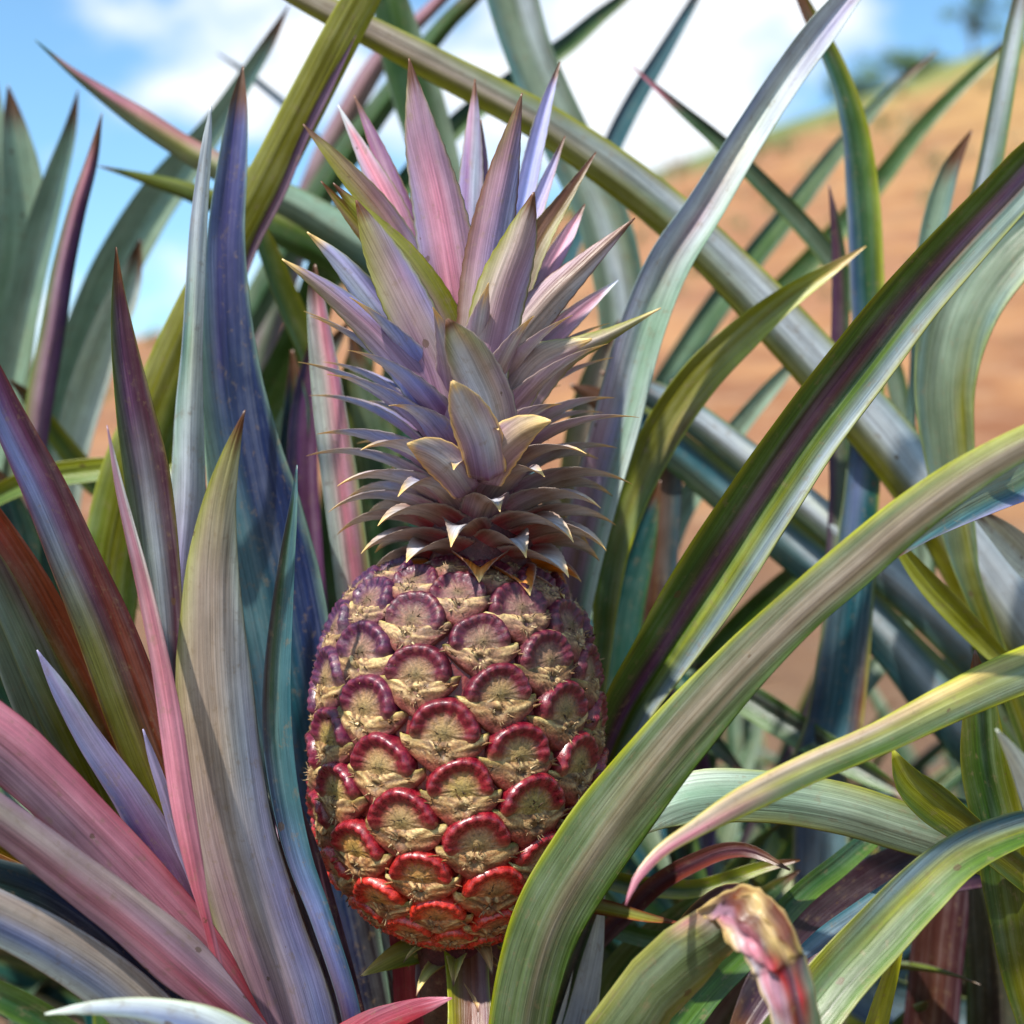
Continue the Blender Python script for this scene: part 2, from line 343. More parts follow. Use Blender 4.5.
PD = plant(610, 1290, .84, 'low plant at bottom right with a kinked withering leaf tip')
def D(*a, **k): return leaf(PD, *a, **k)
# kinked, withered leaf: up from the lower left, over the kink, down again
def folded_leaf(parent, rows, label):
    """blade lofted between its two margins; straight between rows, so creases stay sharp"""
    V, F, Cl, Uv = [], [], [], []; nu = 17; dense = []
    for a, b in zip(rows[:-1], rows[1:]):
        k = 7
        for q in range(k): dense.append((a, b, q/k))
    dense.append((rows[-2], rows[-1], 1.0)); s = 0; prev = None
    for r, (a, b, t) in enumerate(dense):
        A_ = P(*a[0]).lerp(P(*b[0]), t); B_ = P(*a[1]).lerp(P(*b[1]), t); dry = a[3]*(1-t)+b[3]*t
        if prev is not None: s += (A_-prev).length*.5+.001
        prev = A_; W_ = (B_-A_).length
        for side in (0, 1):
            for q in range(nu):
                u = q/(nu-1); p = A_.lerp(B_, u)
                wr = noise.noise(Vector((u*5+r*.02, s*70, 3)))*.0022*dry+noise.noise(Vector((u*14, s*160, 7)))*.0012*dry
                p = p+Vector((wr*.6, (4*u*(1-u))*-.0045+wr+(.0011 if side else 0), wr*.8))
                ca, cb = stops(a[2], u), stops(b[2], u); c = [ca[z]*(1-t)+cb[z]*t for z in range(3)]
                g = max(0, min(.85, (abs(u-.5)-.455)*25)); m_ = PAL['c'] if dry > .4 else PAL['q']
                V.append(p); Cl.append([c[z]*(1-g)+m_[z]*g for z in range(3)]); Uv.append((u*W_+side*.3, s))
    for r in range(len(dense)-1):
        o, n_ = r*2*nu, (r+1)*2*nu
        for q in range(nu-1):
            F.append((o+q, o+q+1, n_+q+1, n_+q)); F.append((o+nu+q+1, o+nu+q, n_+nu+q, n_+nu+q+1))
        F.append((o, n_, n_+nu, o+nu)); F.append((o+nu-1, o+2*nu-1, n_+2*nu-1, n_+nu-1))
    o = mesh_obj('leaf', V, F, M_LEAF, parent, Cl, Uv); o['label'] = label
folded_leaf(PD, [
 ((500,1260,.80), (600,1290,.80), 'oddo', 0), ((545,1120,.68), (618,1150,.68), 'oddo', 0), ((586,1022,.650), (648,1062,.650), 'odddo', 0), ((632,961,.640), (672,1018,.640), 'ohddo', .05),
 ((664,931,.632), (704,985,.632), 'ohddo', .1), ((684,918,.626), (722,962,.628), 'kqddo', .3), ((702,906,.618), (738,948,.622), 'cmddh', .6),
 ((722,893,.608), (722,930,.608), 'BPmhe', .9), ((742,886,.598), (703,917,.596), 'BrPmc', 1), ((760,888,.591), (712,922,.590), 'BcBrmkc', 1.1),
 ((776,904,.586), (728,936,.584), 'rBcBrkmc', 1.1), ((792,928,.582), (742,953,.580), 'BrBcPkkS', 1.1), ((803,950,.580), (752,972,.578), 'oBcBRkmS', .8), ((806,955,.581), (755,978,.579), 'dPBPRmkS', .7),
 ((815,988,.578), (768,1008,.576), 'dhRPrmkS', .5), ((822,1030,.578), (778,1045,.577), 'gdhPrmlS', .3), ((826,1090,.582), (786,1100,.582), 'gdhhdls', .2), ((822,1180,.59), (800,1185,.59), 'gdhs', .2), ((812,1240,.60), (810,1242,.60), 'Bq', .3)],
 'kinked leaf with a creased brown and pink withered end')
D(.72, .66, .22, [(672,950,16),(695,918,22),(722,896,20),(746,893,16),(764,906,6)], ['oPr','PPc','PPc'], 'c', ripple=.05)
D(.76, .72, .2, [(560,892,18),(590,904,17),(620,911,14),(650,918,9),(682,923,1)], ['rdor','rqor'], 'r', tipc='r', label='thin olive leaf with red edges')
D(.80, .78, .2, [(560,860,22),(617,882,20),(660,888,20),(700,888,18),(760,868,12),(800,860,2)], ['oGo','yGy','gyg'], 'y')
D(.82, .80, .2, [(560,915,18),(604,926,18),(656,940,18),(720,935,14),(760,925,2)], ['GgG','gGg'], 'g')
D(.84, .82, .2, [(600,1040,40),(610,990,40),(640,950,34),(690,910,24),(730,880,3)], ['GgG','gGh'], 'g')
D(.86, .84, .2, [(640,1100,50),(660,1030,46),(700,960,40),(760,900,20),(800,870,2)], ['GxP','oGG'], 'G')
D(.78, .74, .2, [(640,900,20),(700,860,18),(745,850,14),(790,870,2)], ['rPr','BPr'], 'P')
D(.88, .84, .2, [(700,1100,60),(740,1020,54),(800,960,40),(850,900,2)], ['PGe','Pxr'], 'G')

PE = plant(700, 1010, 1.02, 'plant behind and right of the fruit, long diagonal grey green leaf crossing the whole sky', )
def E(*a, **k): return leaf(PE, *a, **k)
PF = plant(1330, 1180, 1.02, 'plant beyond the right edge whose longest leaf crosses diagonally behind the crown')
def Ff(*a, **k): return leaf(PF, *a, **k)
Ff(.93, .86, -.22, [(1180,860,90),(1120,765,92),(1060,680,90),(1000,592,84),(940,510,62),(880,433,58),(820,367,54),(755,296,50),(690,232,46),(620,175,44),(540,121,39),(440,68,34),(370,32,30),(300,-4,24),(230,-40,10),(190,-60,1)], ['hGshh','hGhSb','ooSSt','ooSSt','ohSSo','oohSo','yoeho','yoeeo','qeqo'], 'y', marg=.6, label='long diagonal leaf crossing the whole sky')  # silver centre stops paint a glossy sheen along the blade
Ff(.97, .94, -.22, [(1100,790,64),(1040,724,62),(980,660,48),(920,603,44),(860,552,40),(800,502,37),(740,454,35),(690,416,32),(640,388,24),(600,372,3)], ['GhSSb','thSSb','gtSSt','GhSwS','ThSSt','TTt'], 'y', label='upper of two parallel teal leaves')  # pale silver stops stand in for a highlight down the blade
Ff(.985, .95, -.22, [(1050,830,50),(990,758,56),(940,697,58),(890,640,48),(840,588,46),(780,537,44),(720,487,42),(660,438,38),(610,405,28),(570,385,3)], ['ghtty','TtSty','TTtSty','GhtTy','TtTo'], 'g', label='lower of two parallel teal leaves')  # painted sheen: silvery stops among the teal
Ff(.84, .80, .2, [(1040,690,10),(1000,658,18),(955,612,25),(925,580,22),(900,548,12),(880,520,2)], ['yoy','yyo'], 'y', tipc='y')
Ff(.88, .80, .2, [(1090,600,50),(1040,568,40),(1000,532,26),(965,503,3)], ['wSS','wwS'], 'w')
Ff(.85, .82, .25, [(985,620,20),(960,540,32),(950,460,48),(945,385,60),(960,312,72),(1000,252,74),(1060,200,64),(1130,150,2)], ['GoG','thhot','thhhoh','thshht','sthhs','sss'], 'y', pw=1.1, label='broad grey green leaf hanging at right')
Ff(.92, .88, .22, [(960,420,16),(965,330,20),(976,230,24),(990,165,24),(1001,105,23),(1010,55,20),(1026,-20,14),(1040,-60,1)], ['ghg','sGSh','GSGh','gSg','hSg'], 'y', label='upright striped leaf at the right edge')
Ff(.96, .94, .2, [(915,330,10),(925,270,20),(935,220,24),(950,170,18),(972,130,2)], ['tls','lst'], 'l')
Ff(.94, .90, .22, [(820,800,56),(835,720,56),(848,620,48),(858,530,38),(866,440,32),(869,350,32),(867,280,34),(863,200,33),(855,130,27),(838,72,20),(815,25,16),(795,-15,8),(785,-35,1)], ['nat','nTTr','aTT','tbTG','bTGg','bTGGy','bGGgy','tGGy','TGg'], 'y', label='dark green upright leaf with a blue left edge')
E(.95, .93, .2, [(838,520,20),(838,420,21),(840,340,18),(840,280,16),(836,230,11),(829,185,1)], ['phG','pPG','PPG'], 'G', tipc='P')

E(1.08, 1.02, .2, [(625,660,50),(640,560,52),(630,450,52),(625,370,48),(620,290,50),(600,210,52),(562,130,50),(528,50,48),(505,-30,50),(490,-90,30),(480,-130,2)], ['hhS','hhSh','hsSt','hhShT','thssh','thhSh','Thhht'], 'l', label='broad grey green leaf behind the crown')
E(1.12, 1.06, .2, [(480,420,40),(465,300,44),(450,222,44),(433,150,48),(416,92,50),(400,40,44),(385,-20,30),(370,-70,2)], ['GGs','GGss','gGGs','GgG'], 's')
E(1.18, 1.15, .2, [(560,290,18),(590,200,18),(612,146,20),(635,100,19),(665,50,15),(700,-10,8),(715,-40,1)], ['TtT','ntT','nTT'], 't')
E(1.18, 1.15, .2, [(330,280,24),(400,190,24),(460,122,22),(520,77,21),(565,46,19),(600,16,15),(640,-15,8),(670,-40,1)], ['GgG','TGg','TGg'], 'g')
E(1.02, .98, .2, [(900,400,20),(872,330,21),(835,265,21),(800,222,20),(760,181,18),(720,142,15),(680,108,10),(632,66,1)], ['hsG','GhG','GGn'], 'y', tipc='k')
E(1.25, 1.2, .2, [(660,430,26),(700,385,26),(750,322,26),(800,272,24),(840,228,22),(880,180,20),(915,135,17),(950,97,14),(1000,50,10),(1040,15,1)], ['Ggo','gGg','GgG'], 'y')
E(1.28, 1.24, .2, [(640,430,30),(670,380,30),(710,316,27),(750,262,25),(790,212,22),(830,160,18),(865,118,14),(900,82,9),(938,50,1)], ['GlG','TgG','lhG'], 'l')
E(1.0, .96, .2, [(670,760,34),(652,680,36),(656,590,40),(662,500,38),(668,440,30),(672,380,2)], ['GBT','PBT','GBt'], 'P')
E(1.03, .98, .2, [(690,730,20),(660,640,18),(638,580,16),(622,520,12),(612,470,2)], ['pPp','phP'], 'm')
E(1.1, 1.0, .2, [(660,730,34),(700,680,36),(745,628,36),(790,582,28),(835,538,3)], ['gGg','GgG'], 'y')
E(.98, .9, .25, [(700,672,26),(735,692,32),(775,717,34),(820,745,30),(870,775,22),(915,800,2)], ['GxGg','gxGg'], 'g')
E(1.0, .95, .2, [(560,600,18),(600,612,20),(640,640,20),(690,690,16),(720,720,2)], ['GTG','TGg'], 'g')
E(1.05, 1.0, .2, [(560,660,24),(610,650,26),(660,690,26),(710,740,20),(750,780,2)], ['TGG','GhG'], 'g')
E(1.1, 1.05, .2, [(670,540,24),(700,480,24),(740,425,20),(780,378,14),(812,345,2)], ['lsl','lss'], 'l')

PG = plant(150, 1000, 1.12, 'soft focus plant at far left, broad upright grey green blades against blue sky')
def Gg(*a, **k): return leaf(PG, *a, **k)
Gg(1.12, 1.05, .2, [(10,620,44),(5,500,46),(5,410,44),(15,320,42),(25,240,44),(22,180,40),(15,130,25),(8,85,1)], ['lsl','lsl','sls'], 's')
Gg(1.16, 1.1, .2, [(-10,500,30),(-5,400,30),(2,300,30),(0,180,26),(-8,80,10),(-12,50,1)], ['lsl','sls'], 's')
Gg(1.1, 1.04, .2, [(-30,560,40),(-20,480,38),(0,400,38),(18,320,37),(35,250,32),(55,180,23),(70,130,13),(78,90,1)], ['sll','lsl','slt'], 's')
Gg(.98, .93, -.2, [(20,620,22),(25,540,24),(35,440,26),(42,390,27),(53,330,25),(63,270,22),(77,210,18),(92,160,12),(102,113,1)], ['gmp','omp','gmpn','mkpn'], 'g', label='narrow purple leaf')
Gg(1.2, 1.1, .2, [(10,620,44),(50,460,44),(65,400,46),(90,330,48),(115,270,46),(150,210,42),(180,170,36),(215,125,25),(246,78,18),(270,40,12),(289,5,1)], ['lslr','slso','ssls','lst'], 'l', label='long pale leaf leaning right')
Gg(1.12, 1.06, .2, [(60,560,30),(70,460,34),(85,400,36),(105,340,34),(128,285,26),(140,240,3)], ['lws','wlS'], 'w')
Gg(1.3, 1.28, .2, [(330,150,5),(300,120,6),(282,102,7),(265,88,7),(245,72,6),(217,53,1)], ['nt'], None, tipc='n', ext=False)
Gg(1.15, 1.0, .15, [(60,600,30),(45,520,24),(20,500,20),(-30,505,12),(-60,520,2)], ['cyc','ccy'], 'c')
Gg(1.05, .98, .2, [(130,520,20),(90,478,24),(60,440,20),(30,400,14),(10,380,2)], ['ygy'], 'y')

PH = plant(120, 1090, .90, 'plant behind the left rosette, wide olive green leaf leaning up to the right')
def H(*a, **k): return leaf(PH, *a, **k)
H(.90, .83, -.12, [(100,720,46),(105,640,54),(115,550,62),(135,470,64),(160,400,54),(190,330,50),(226,258,46),(266,182,42),(308,100,40),(350,20,38),(385,-40,26),(420,-90,2)], ['Ggg','gog','oog','oooo','oooy','ooqy'], 'y', marg=.5, label='wide olive green diagonal leaf')
H(.86, .84, .2, [(235,300,6),(255,245,8),(270,215,9),(285,185,9),(305,135,9),(330,85,8),(356,35,1)], ['PmP','PpP'], 'P', ext=False)
H(1.0, .95, -.2, [(480,330,40),(430,290,42),(390,262,42),(345,235,40),(300,207,34),(250,183,30),(205,160,27),(180,145,25),(145,122,24),(105,95,16),(70,70,8),(35,40,1)], ['Gtl','tls','Gsl','hsl','hqk','hhkm','tGm'], 'o', ext=False, tipc='G', label='curved leaf with its dark tip high at the left')
H(1.04, .98, -.2, [(460,350,40),(390,292,42),(340,258,40),(290,234,33),(240,213,25),(190,192,19),(140,177,10),(98,166,1)], ['GGg','gGg','Ggq','oog'], 'g', ext=False)
H(.96, .92, .2, [(345,460,26),(330,400,26),(310,350,26),(288,300,25),(268,250,20),(250,208,12),(243,190,1)], ['GoG','GGo'], 'o')
H(.95, .93, .2, [(312,640,30),(308,560,30),(303,480,30),(304,420,28),(310,370,20),(315,330,2)], ['nPp','npP'], 'p')
H(1.1, 1.0, .2, [(230,480,34),(270,400,40),(305,330,40),(325,260,30),(338,200,2)], ['GgG','gGg'], 'g')
H(1.05, 1.0, .2, [(250,520,20),(275,450,22),(300,400,22),(330,350,16),(350,320,2)], ['lsl'], 'l')
H(.93, .90, .15, [(-60,530,14),(0,494,20),(40,478,24),(90,470,24),(140,466,20),(190,462,12),(230,458,2)], ['ygg','yyg'], 'y', ext=False)
H(1.0, .95, .2, [(60,700,40),(35,620,44),(20,550,44),(5,500,30),(-10,460,2)], ['TGT','hTG'], 'G')
H(.95, .9, .2, [(130,760,44),(90,680,50),(70,600,50),(60,540,40),(50,480,2)], ['GgG','TGG'], 'g')
H(1.25, 1.2, -.2, [(290,260,28),(320,170,26),(345,120,24),(380,60,20),(425,15,14),(450,-10,12),(480,-40,1)], ['mhm','mkh'], 'm')
H(1.2, 1.15, -.2, [(280,260,30),(310,212,30),(350,150,28),(400,82,22),(445,25,18),(480,-10,14),(500,-40,1)], ['hGh','GgG'], 'g')

# ---------------------------------------------------------------- plants further back, whole rosettes
def rosette(px, Y, zc, n, length, label, cols, seed, lo=25, hi=80):
    rng = random.Random(seed)
    py = 512+(CAMH-zc)*FPX/Y
    o = plant(px, py, Y, label)
    c = ROOTS[o.name]
    for i in range(n):
        th = i*2.39996+rng.uniform(-.2, .2); f = i/(n-1)
        e0 = R(lo+(hi-lo)*f+rng.uniform(-6, 6)); L = length*(1-.3*f)*rng.uniform(.8, 1.1)
        droop = R(rng.uniform(20, 75))*(1-.6*f); w = rng.uniform(.028, .042)
        d = Vector((math.cos(th), math.sin(th), 0)); side = Vector((-d.y, d.x, 0)); p = c+d*.015; arr = []; N = []
        M = 26
        for j in range(M+1):
            t = j/M; e = e0-droop*t*t
            tv = d*math.cos(e)+Vector((0, 0, math.sin(e)))
            if j: p = p+tv*(L/M)
            arr.append(p.copy()); N.append(Vector((0, 0, math.cos(e)))-d*math.sin(e))
        W = [max(.0008, w*(min(1, .8+t*.8) if t < .35 else (1-((t-.35)/.65)**1.6))) for t in [j/M for j in range(M+1)]]
        LEAFN[0] += 1
        ribbon('leaf', arr, W, N, [.24]*(M+1), rng.choice(cols), rng.choice(['y', 'o', 'l', 'm']), o, M_LEAF, LEAFN[0])
    return o
E(1.1, 1.05, .22, [(345,700,40),(340,600,44),(342,500,44),(350,420,40),(362,350,26),(372,300,3)], ['GhG','GGh','ohG'], 'o')
E(.96, .93, .22, [(290,640,26),(286,560,30),(290,480,30),(296,410,26),(292,350,3)], ['TGx','nGT'], 'g')
E(1.0, .97, .22, [(400,700,40),(392,600,40),(385,520,44),(378,450,42),(365,390,32),(350,335,3)], ['GhG','GGh','ohG'], 'o')
E(1.04, 1.0, .22, [(430,640,40),(408,540,40),(398,450,40),(400,370,34),(412,300,24),(425,240,2)], ['GTG','hGT','GhG'], 'g')
E(1.06, 1.0, .22, [(540,700,50),(560,600,54),(580,510,52),(588,430,44),(600,370,30),(620,320,2)], ['BeB','oeo','heh'], 'o')
E(.97, .93, .22, [(600,760,40),(612,680,44),(624,600,44),(640,540,34),(660,480,2)], ['TGT','GTG'], 'g')
E(1.2, 1.1, .22, [(270,620,40),(262,540,44),(268,460,40),(290,390,30),(320,330,3)], ['GgG','TGG'], 'g')
g1 = [['GhG','Ghs'], ['GgG','gGg'], ['TtG','Tht'], ['PGP','GGh'], ['oGo','gog'], ['GTG','TGT']]
rosette(250, 1.3, .16, 30, .46, 'shaded plant half hidden between the left rosette and the fruit', g1, 1)
rosette(640, 1.2, .17, 36, .47, 'shaded plant seen through the gaps just right of the fruit', g1, 2)
rosette(860, 1.15, .12, 36, .45, 'shaded plant low at right beneath the crossing leaves', g1, 3)
rosette(1040, 1.4, .16, 36, .50, 'dim plant at the right edge below the orange hillside', g1, 4)
rosette(40, 1.45, .18, 34, .52, 'dim plant at the left edge under the blue sky', g1, 5)
rosette(400, 1.55, .20, 36, .56, 'small far plant hidden mostly behind the fruit', g1, 6)
rosette(760, 1.65, .16, 34, .50, 'small far plant in front of the foot of the orange slope', g1, 7)
# ================================================================== the pineapple
YF = .75; PX = YF/FPX
prof = [(558,36),(563,58),(571,77),(583,95),(602,111),(640,128),(700,139),(760,141),(800,139),(850,127),(880,111),(905,89),(922,65),(934,40),(940,18)]
FC = P(456, 750, YF)
fruit = empty('pineapple', (P(456, 940, YF).x, YF, P(456, 940, YF).z))
tag(fruit, 'ripening crimson pineapple with a mauve spiky crown, standing upright on its stalk', 'pineapple')

def ss(a, b, x):
    t = max(0, min(1, (x-a)/(b-a))); return t*t*(3-2*t)
# dense profile by arc length
PR = []
pts = [(Vector((r, y, 0)),) for y, r in prof]
for q in spline(pts, 1.5): PR.append((q[0].x, q[0].y))
S = [0]
for i in range(1, len(PR)): S.append(S[-1]+math.hypot(PR[i][0]-PR[i-1][0], PR[i][1]-PR[i-1][1]))
def at_s(s):
    s = max(0, min(S[-1], s))
    lo, hi = 0, len(S)-1
    while hi-lo > 1:
        m = (lo+hi)//2
        if S[m] <= s: lo = m
        else: hi = m
    f = (s-S[lo])/(S[hi]-S[lo]+1e-9)
    r = PR[lo][0]*(1-f)+PR[hi][0]*f; y = PR[lo][1]*(1-f)+PR[hi][1]*f
    dr, dy = PR[hi][0]-PR[lo][0], PR[hi][1]-PR[lo][1]; n = math.hypot(dr, dy) or 1
    return r, y, dr/n, dy/n
def axis(y):   # px axis of the fruit at row y
    return 457+.012*(750-y)
def surf(s, th):
    """point, outward normal, right tangent, up tangent ; th 0 faces the camera, + is to the right"""
    r, y, dr, dy = at_s(s)
    c = P(axis(y), y, YF)
    o = Vector((math.sin(th), -math.cos(th), 0))
    rt = Vector((math.cos(th), math.sin(th), 0))
    up = -(o*dr+Vector((0, 0, -1))*dy)
    nrm = (o*dy+Vector((0, 0, 1))*dr); nrm.normalize()
    if nrm.dot(o) < 0 and abs(dy) > .2: nrm = -nrm
    return c+o*(r*PX), nrm, rt, up

def fruit_material(name):
    t = NT(name)
    c = t.n('ShaderNodeAttribute', attribute_name='Col').outputs[0]
    g = t.n('ShaderNodeAttribute', attribute_name='gloss').outputs['Fac']
    tc = t.n('ShaderNodeTexCoord').outputs['Object']
    n1 = t.noise(tc, 900, 4, .6); n2 = t.noise(tc, 260, 4, .6); n3 = t.noise(tc, 3500, 2)
    gain = t.math('MAXIMUM', t.math('ADD', t.math('MULTIPLY', t.math('SUBTRACT', n1, .5), 2.0), t.math('ADD', t.math('MULTIPLY', t.math('SUBTRACT', n2, .5), 1.6), 1.0)), .2)
    cc = t.n('ShaderNodeVectorMath', operation='SCALE'); t.l(c, cc.inputs[0]); t.l(gain, cc.inputs['Scale'])
    dry = t.mix(t.math('MULTIPLY', t.ramp(n2, .56, .72), t.math('SUBTRACT', .55, t.math('MULTIPLY', g, .5))), cc.outputs[0], (.33, .22, .11))
    t.l(dry, t.b.inputs['Base Color'])
    t.l(t.math('ADD', t.math('SUBTRACT', .62, t.math('MULTIPLY', g, .40)), t.math('MULTIPLY', t.math('SUBTRACT', n1, .5), .2)), t.b.inputs['Roughness'])
    t.l(t.math('MULTIPLY', g, .4), t.b.inputs['Coat Weight']); t.b.inputs['Coat Roughness'].default_value = .25
    bp = t.n('ShaderNodeBump'); t.l(t.math('SUBTRACT', .75, t.math('MULTIPLY', g, .6)), bp.inputs['Strength']); bp.inputs['Distance'].default_value = .0008
    t.l(t.math('ADD', n1, t.math('MULTIPLY', n3, .35)), bp.inputs['Height']); t.l(bp.outputs[0], t.b.inputs['Normal'])
    t.b.inputs['Subsurface Weight'].default_value = .0; t.b.inputs['Subsurface Radius'].default_value = (.004, .0015, .001)
    t.b.inputs['Subsurface Scale'].default_value = .5
    return t.m
M_FRUIT = fruit_material('pineapple_rind')

# core body
vs, fs, cs = [], [], []
NS, NA = 60, 72
for i in range(NS+1):
    for j in range(NA):
        p, nr, rt, up = surf(S[-1]*i/NS, j/NA*2*math.pi)
        vs.append(p-nr*.0026); k = i/NS
        cs.append(tuple(lin((66, 6, 20))[q]*(1-k)+lin((150, 36, 20))[q]*k for q in range(3)))
for i in range(NS):
    for j in range(NA): fs.append((i*NA+j, i*NA+(j+1) % NA, (i+1)*NA+(j+1) % NA, (i+1)*NA+j))
fs.append(tuple(range(NA))); fs.append(tuple(NS*NA+j for j in reversed(range(NA))))
body = mesh_obj('fruit_body', vs, fs, M_FRUIT, fruit, cs, gloss=[.6]*len(vs))

mixc = lambda a, b, k: tuple(a[q]*(1-k)+b[q]*k for q in range(3))
def flake(verts, faces, cols, gl, p, d, nr, L, w, colr, rng):
    """a curled papery shred: little tapering strip lifting off the rind"""
    sd = d.cross(nr); b = len(verts); M = 5
    bend = rng.uniform(-.6, 1.3); tw = rng.uniform(-.6, .6)
    for j in range(M+1):
        t = j/M; c = p+d*(L*t*math.cos(bend*t))+nr*(L*(.25*t+abs(bend)*.55*t*t)); ww = w*(1-t)**.7+.00012
        s2 = sd*math.cos(tw*t)+nr*math.sin(tw*t)
        verts += [c-s2*ww, c+s2*ww, c+nr*.00025]
        cl = mixc(colr, lin((92, 62, 34)), t*.6+rng.uniform(-.1, .1)) ; cols += [cl]*3; gl += [.05]*3
    for j in range(M):
        a = b+j*3
        faces += [(a, a+1, a+4, a+3), (a+1, a+2, a+5, a+4), (a+2, a, a+3, a+5)]

s0 = None
# arc length where the fruit passes row 765
for i, (r_, y_) in enumerate(PR):
    if y_ >= 765: s0 = S[i]; break
eyes = []
def steps(direction):
    s = s0; k = 0
    while True:
        if direction < 0 or k > 0 or True: eyes.append((k*(1 if direction < 0 else -1), s))
        r = at_s(s)[0]
        s += direction*4.08*(r/148)**.4; k += 1
        if s < 20 or s > S[-1]-14: break
steps(-1); e2 = len(eyes); steps(+1); eyes.pop(e2)
for k, s in eyes:
    rng = random.Random(1000+k)
    th = R(2.5)+k*R(137.88)+rng.uniform(-.035, .035); s += rng.uniform(-2.5, 2.5)
    r, y, _, _ = at_s(s)
    sc = (r/144)**.62*rng.uniform(.94, 1.06)
    a_w, a_h = 35.5*sc, 33*sc
    h = (y-575)/(935-575)                                   # 0 at the top of the fruit, 1 at the foot
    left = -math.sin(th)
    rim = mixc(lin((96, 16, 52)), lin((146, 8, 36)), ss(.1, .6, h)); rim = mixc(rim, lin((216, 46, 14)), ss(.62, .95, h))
    rim = mixc(rim, lin((60, 36, 92)), .65*ss(.2, 1, left)*(1-ss(.2, .75, h)))  # sky reflection painted in: bluer rims on the upper left
    rim = tuple(v*(.72+.2*ss(.6, .95, h)) for v in rim)
    disc = mixc(lin((120, 82, 72)), lin((160, 134, 62)), ss(.05, .5, h)); disc = mixc(disc, lin((206, 110, 30)), ss(.6, .95, h))
    disc = mixc(disc, lin((152, 104, 108)), rng.uniform(0, .35))
    C0 = axis
    def place(dx, dy, lift):
        ss_ = max(.5, min(S[-1]-.5, s+dy)); rr = max(12, at_s(ss_)[0])
        p, nr, rt, up = surf(ss_, th+dx/rr)
        return p+nr*(lift*PX), nr, rt, up
    tilt = rng.uniform(-.25, .25)
    # ---- fruitlet: glossy beaded arch round a flat pale disc
    nr_, na_ = 14, 60; V = []; F = []; Cl = []; Gl = []
    beads = rng.randint(15, 19); ph = rng.uniform(0, 6)
    for i in range(nr_+1):
        q = i/nr_
        for j in range(na_):
            a = j/na_*2*math.pi; ar = a+tilt                     # a=90deg is up
            arch = ss(-.55, .15, math.sin(ar))                   # 1 on the upper part
            lump = 1+.10*noise.noise(Vector((math.cos(a)*1.3, math.sin(a)*1.3, k*1.7)))
            squash = 1 if math.sin(a) > 0 else .8
            dx = math.cos(a)*a_w*q*lump; dy = -math.sin(a)*a_h*q*lump*squash
            ridge = math.exp(-((q-.78)/.17)**2)
            bead = .5+.5*math.cos(beads*a+ph+1.2*noise.noise(Vector((a*2, k, 0))))
            hgt = 3.6+ridge*(.6+arch*(5.2+1.7*bead))*sc - ss(.9, 1, q)*11 - 1.5*(1-arch)*q + 1.6*math.exp(-(q/.2)**2)
            hgt += (1-arch)*q*-1.5
            spk = noise.noise(Vector((math.cos(a)*9, math.sin(a)*9, k+q*1.5)))
            if q < .7: hgt += 1.7*spk*ss(.1, .5, q)
            p, n_, _, _ = place(dx, dy, hgt)
            V.append(p)
            rr = ss(.47, .60, q+.08*spk)*(.15+.85*arch)
            base = mixc(disc, lin((230, 222, 176)), max(0, min(.7, .9*spk*ss(.15, .6, q))))
            base = mixc(base, lin((96, 88, 40)), .6*math.exp(-(q/.22)**2))
            base = mixc(base, rim, .8*ss(.22, .62, q+.12*spk)*(.4+.6*arch))
            rc = mixc(rim, tuple(v*.45 for v in rim), ss(.9, 1, q)); rc = mixc(rc, mixc(rim, lin((230, 120, 110)), .3), .5*(bead**3)*ridge); rc = mixc(rc, tuple(v*.35 for v in rim), .7*(1-bead)**2*ridge)  # pink highlights painted on bead crests, colour darkened between beads and at the edge
            Cl.append(mixc(base, rc, rr)); Gl.append(rr*(.45+.4*ss(.1, .6, h)))
    for i in range(nr_):
        for j in range(na_): F.append((i*na_+j, (i+1)*na_+j, (i+1)*na_+(j+1) % na_, i*na_+(j+1) % na_))
    # withered style in the middle of the disc
    for m in range(rng.randint(3, 5)):
        p, n_, rt, up = place(rng.uniform(-4, 4), rng.uniform(-2, 4), 3)
        an = rng.uniform(0, 6.28); d = rt*math.cos(an)+up*math.sin(an)
        flake(V, F, Cl, Gl, p, d, n_, rng.uniform(4, 10)*PX*sc, rng.uniform(.5, 1.1)*PX, lin((58, 42, 24)), rng)
    mesh_obj('fruitlet', V, F, M_FRUIT, body, Cl, gloss=Gl)
    # ---- bract: straw coloured winged scale below the disc, with a torn hollow
    V = []; F = []; Cl = []; Gl = []
    nx, ny = 30, 16
    top = lin((178, 150, 84)); tan = mixc(lin((138, 98, 56)), lin((176, 94, 42)), ss(.5, 1, h)); tan = mixc(tan, lin((150, 118, 108)), .5*(1-ss(.0, .3, h)))
    hx = rng.uniform(-3, 3)
    jt = rng.uniform(-2, 2)
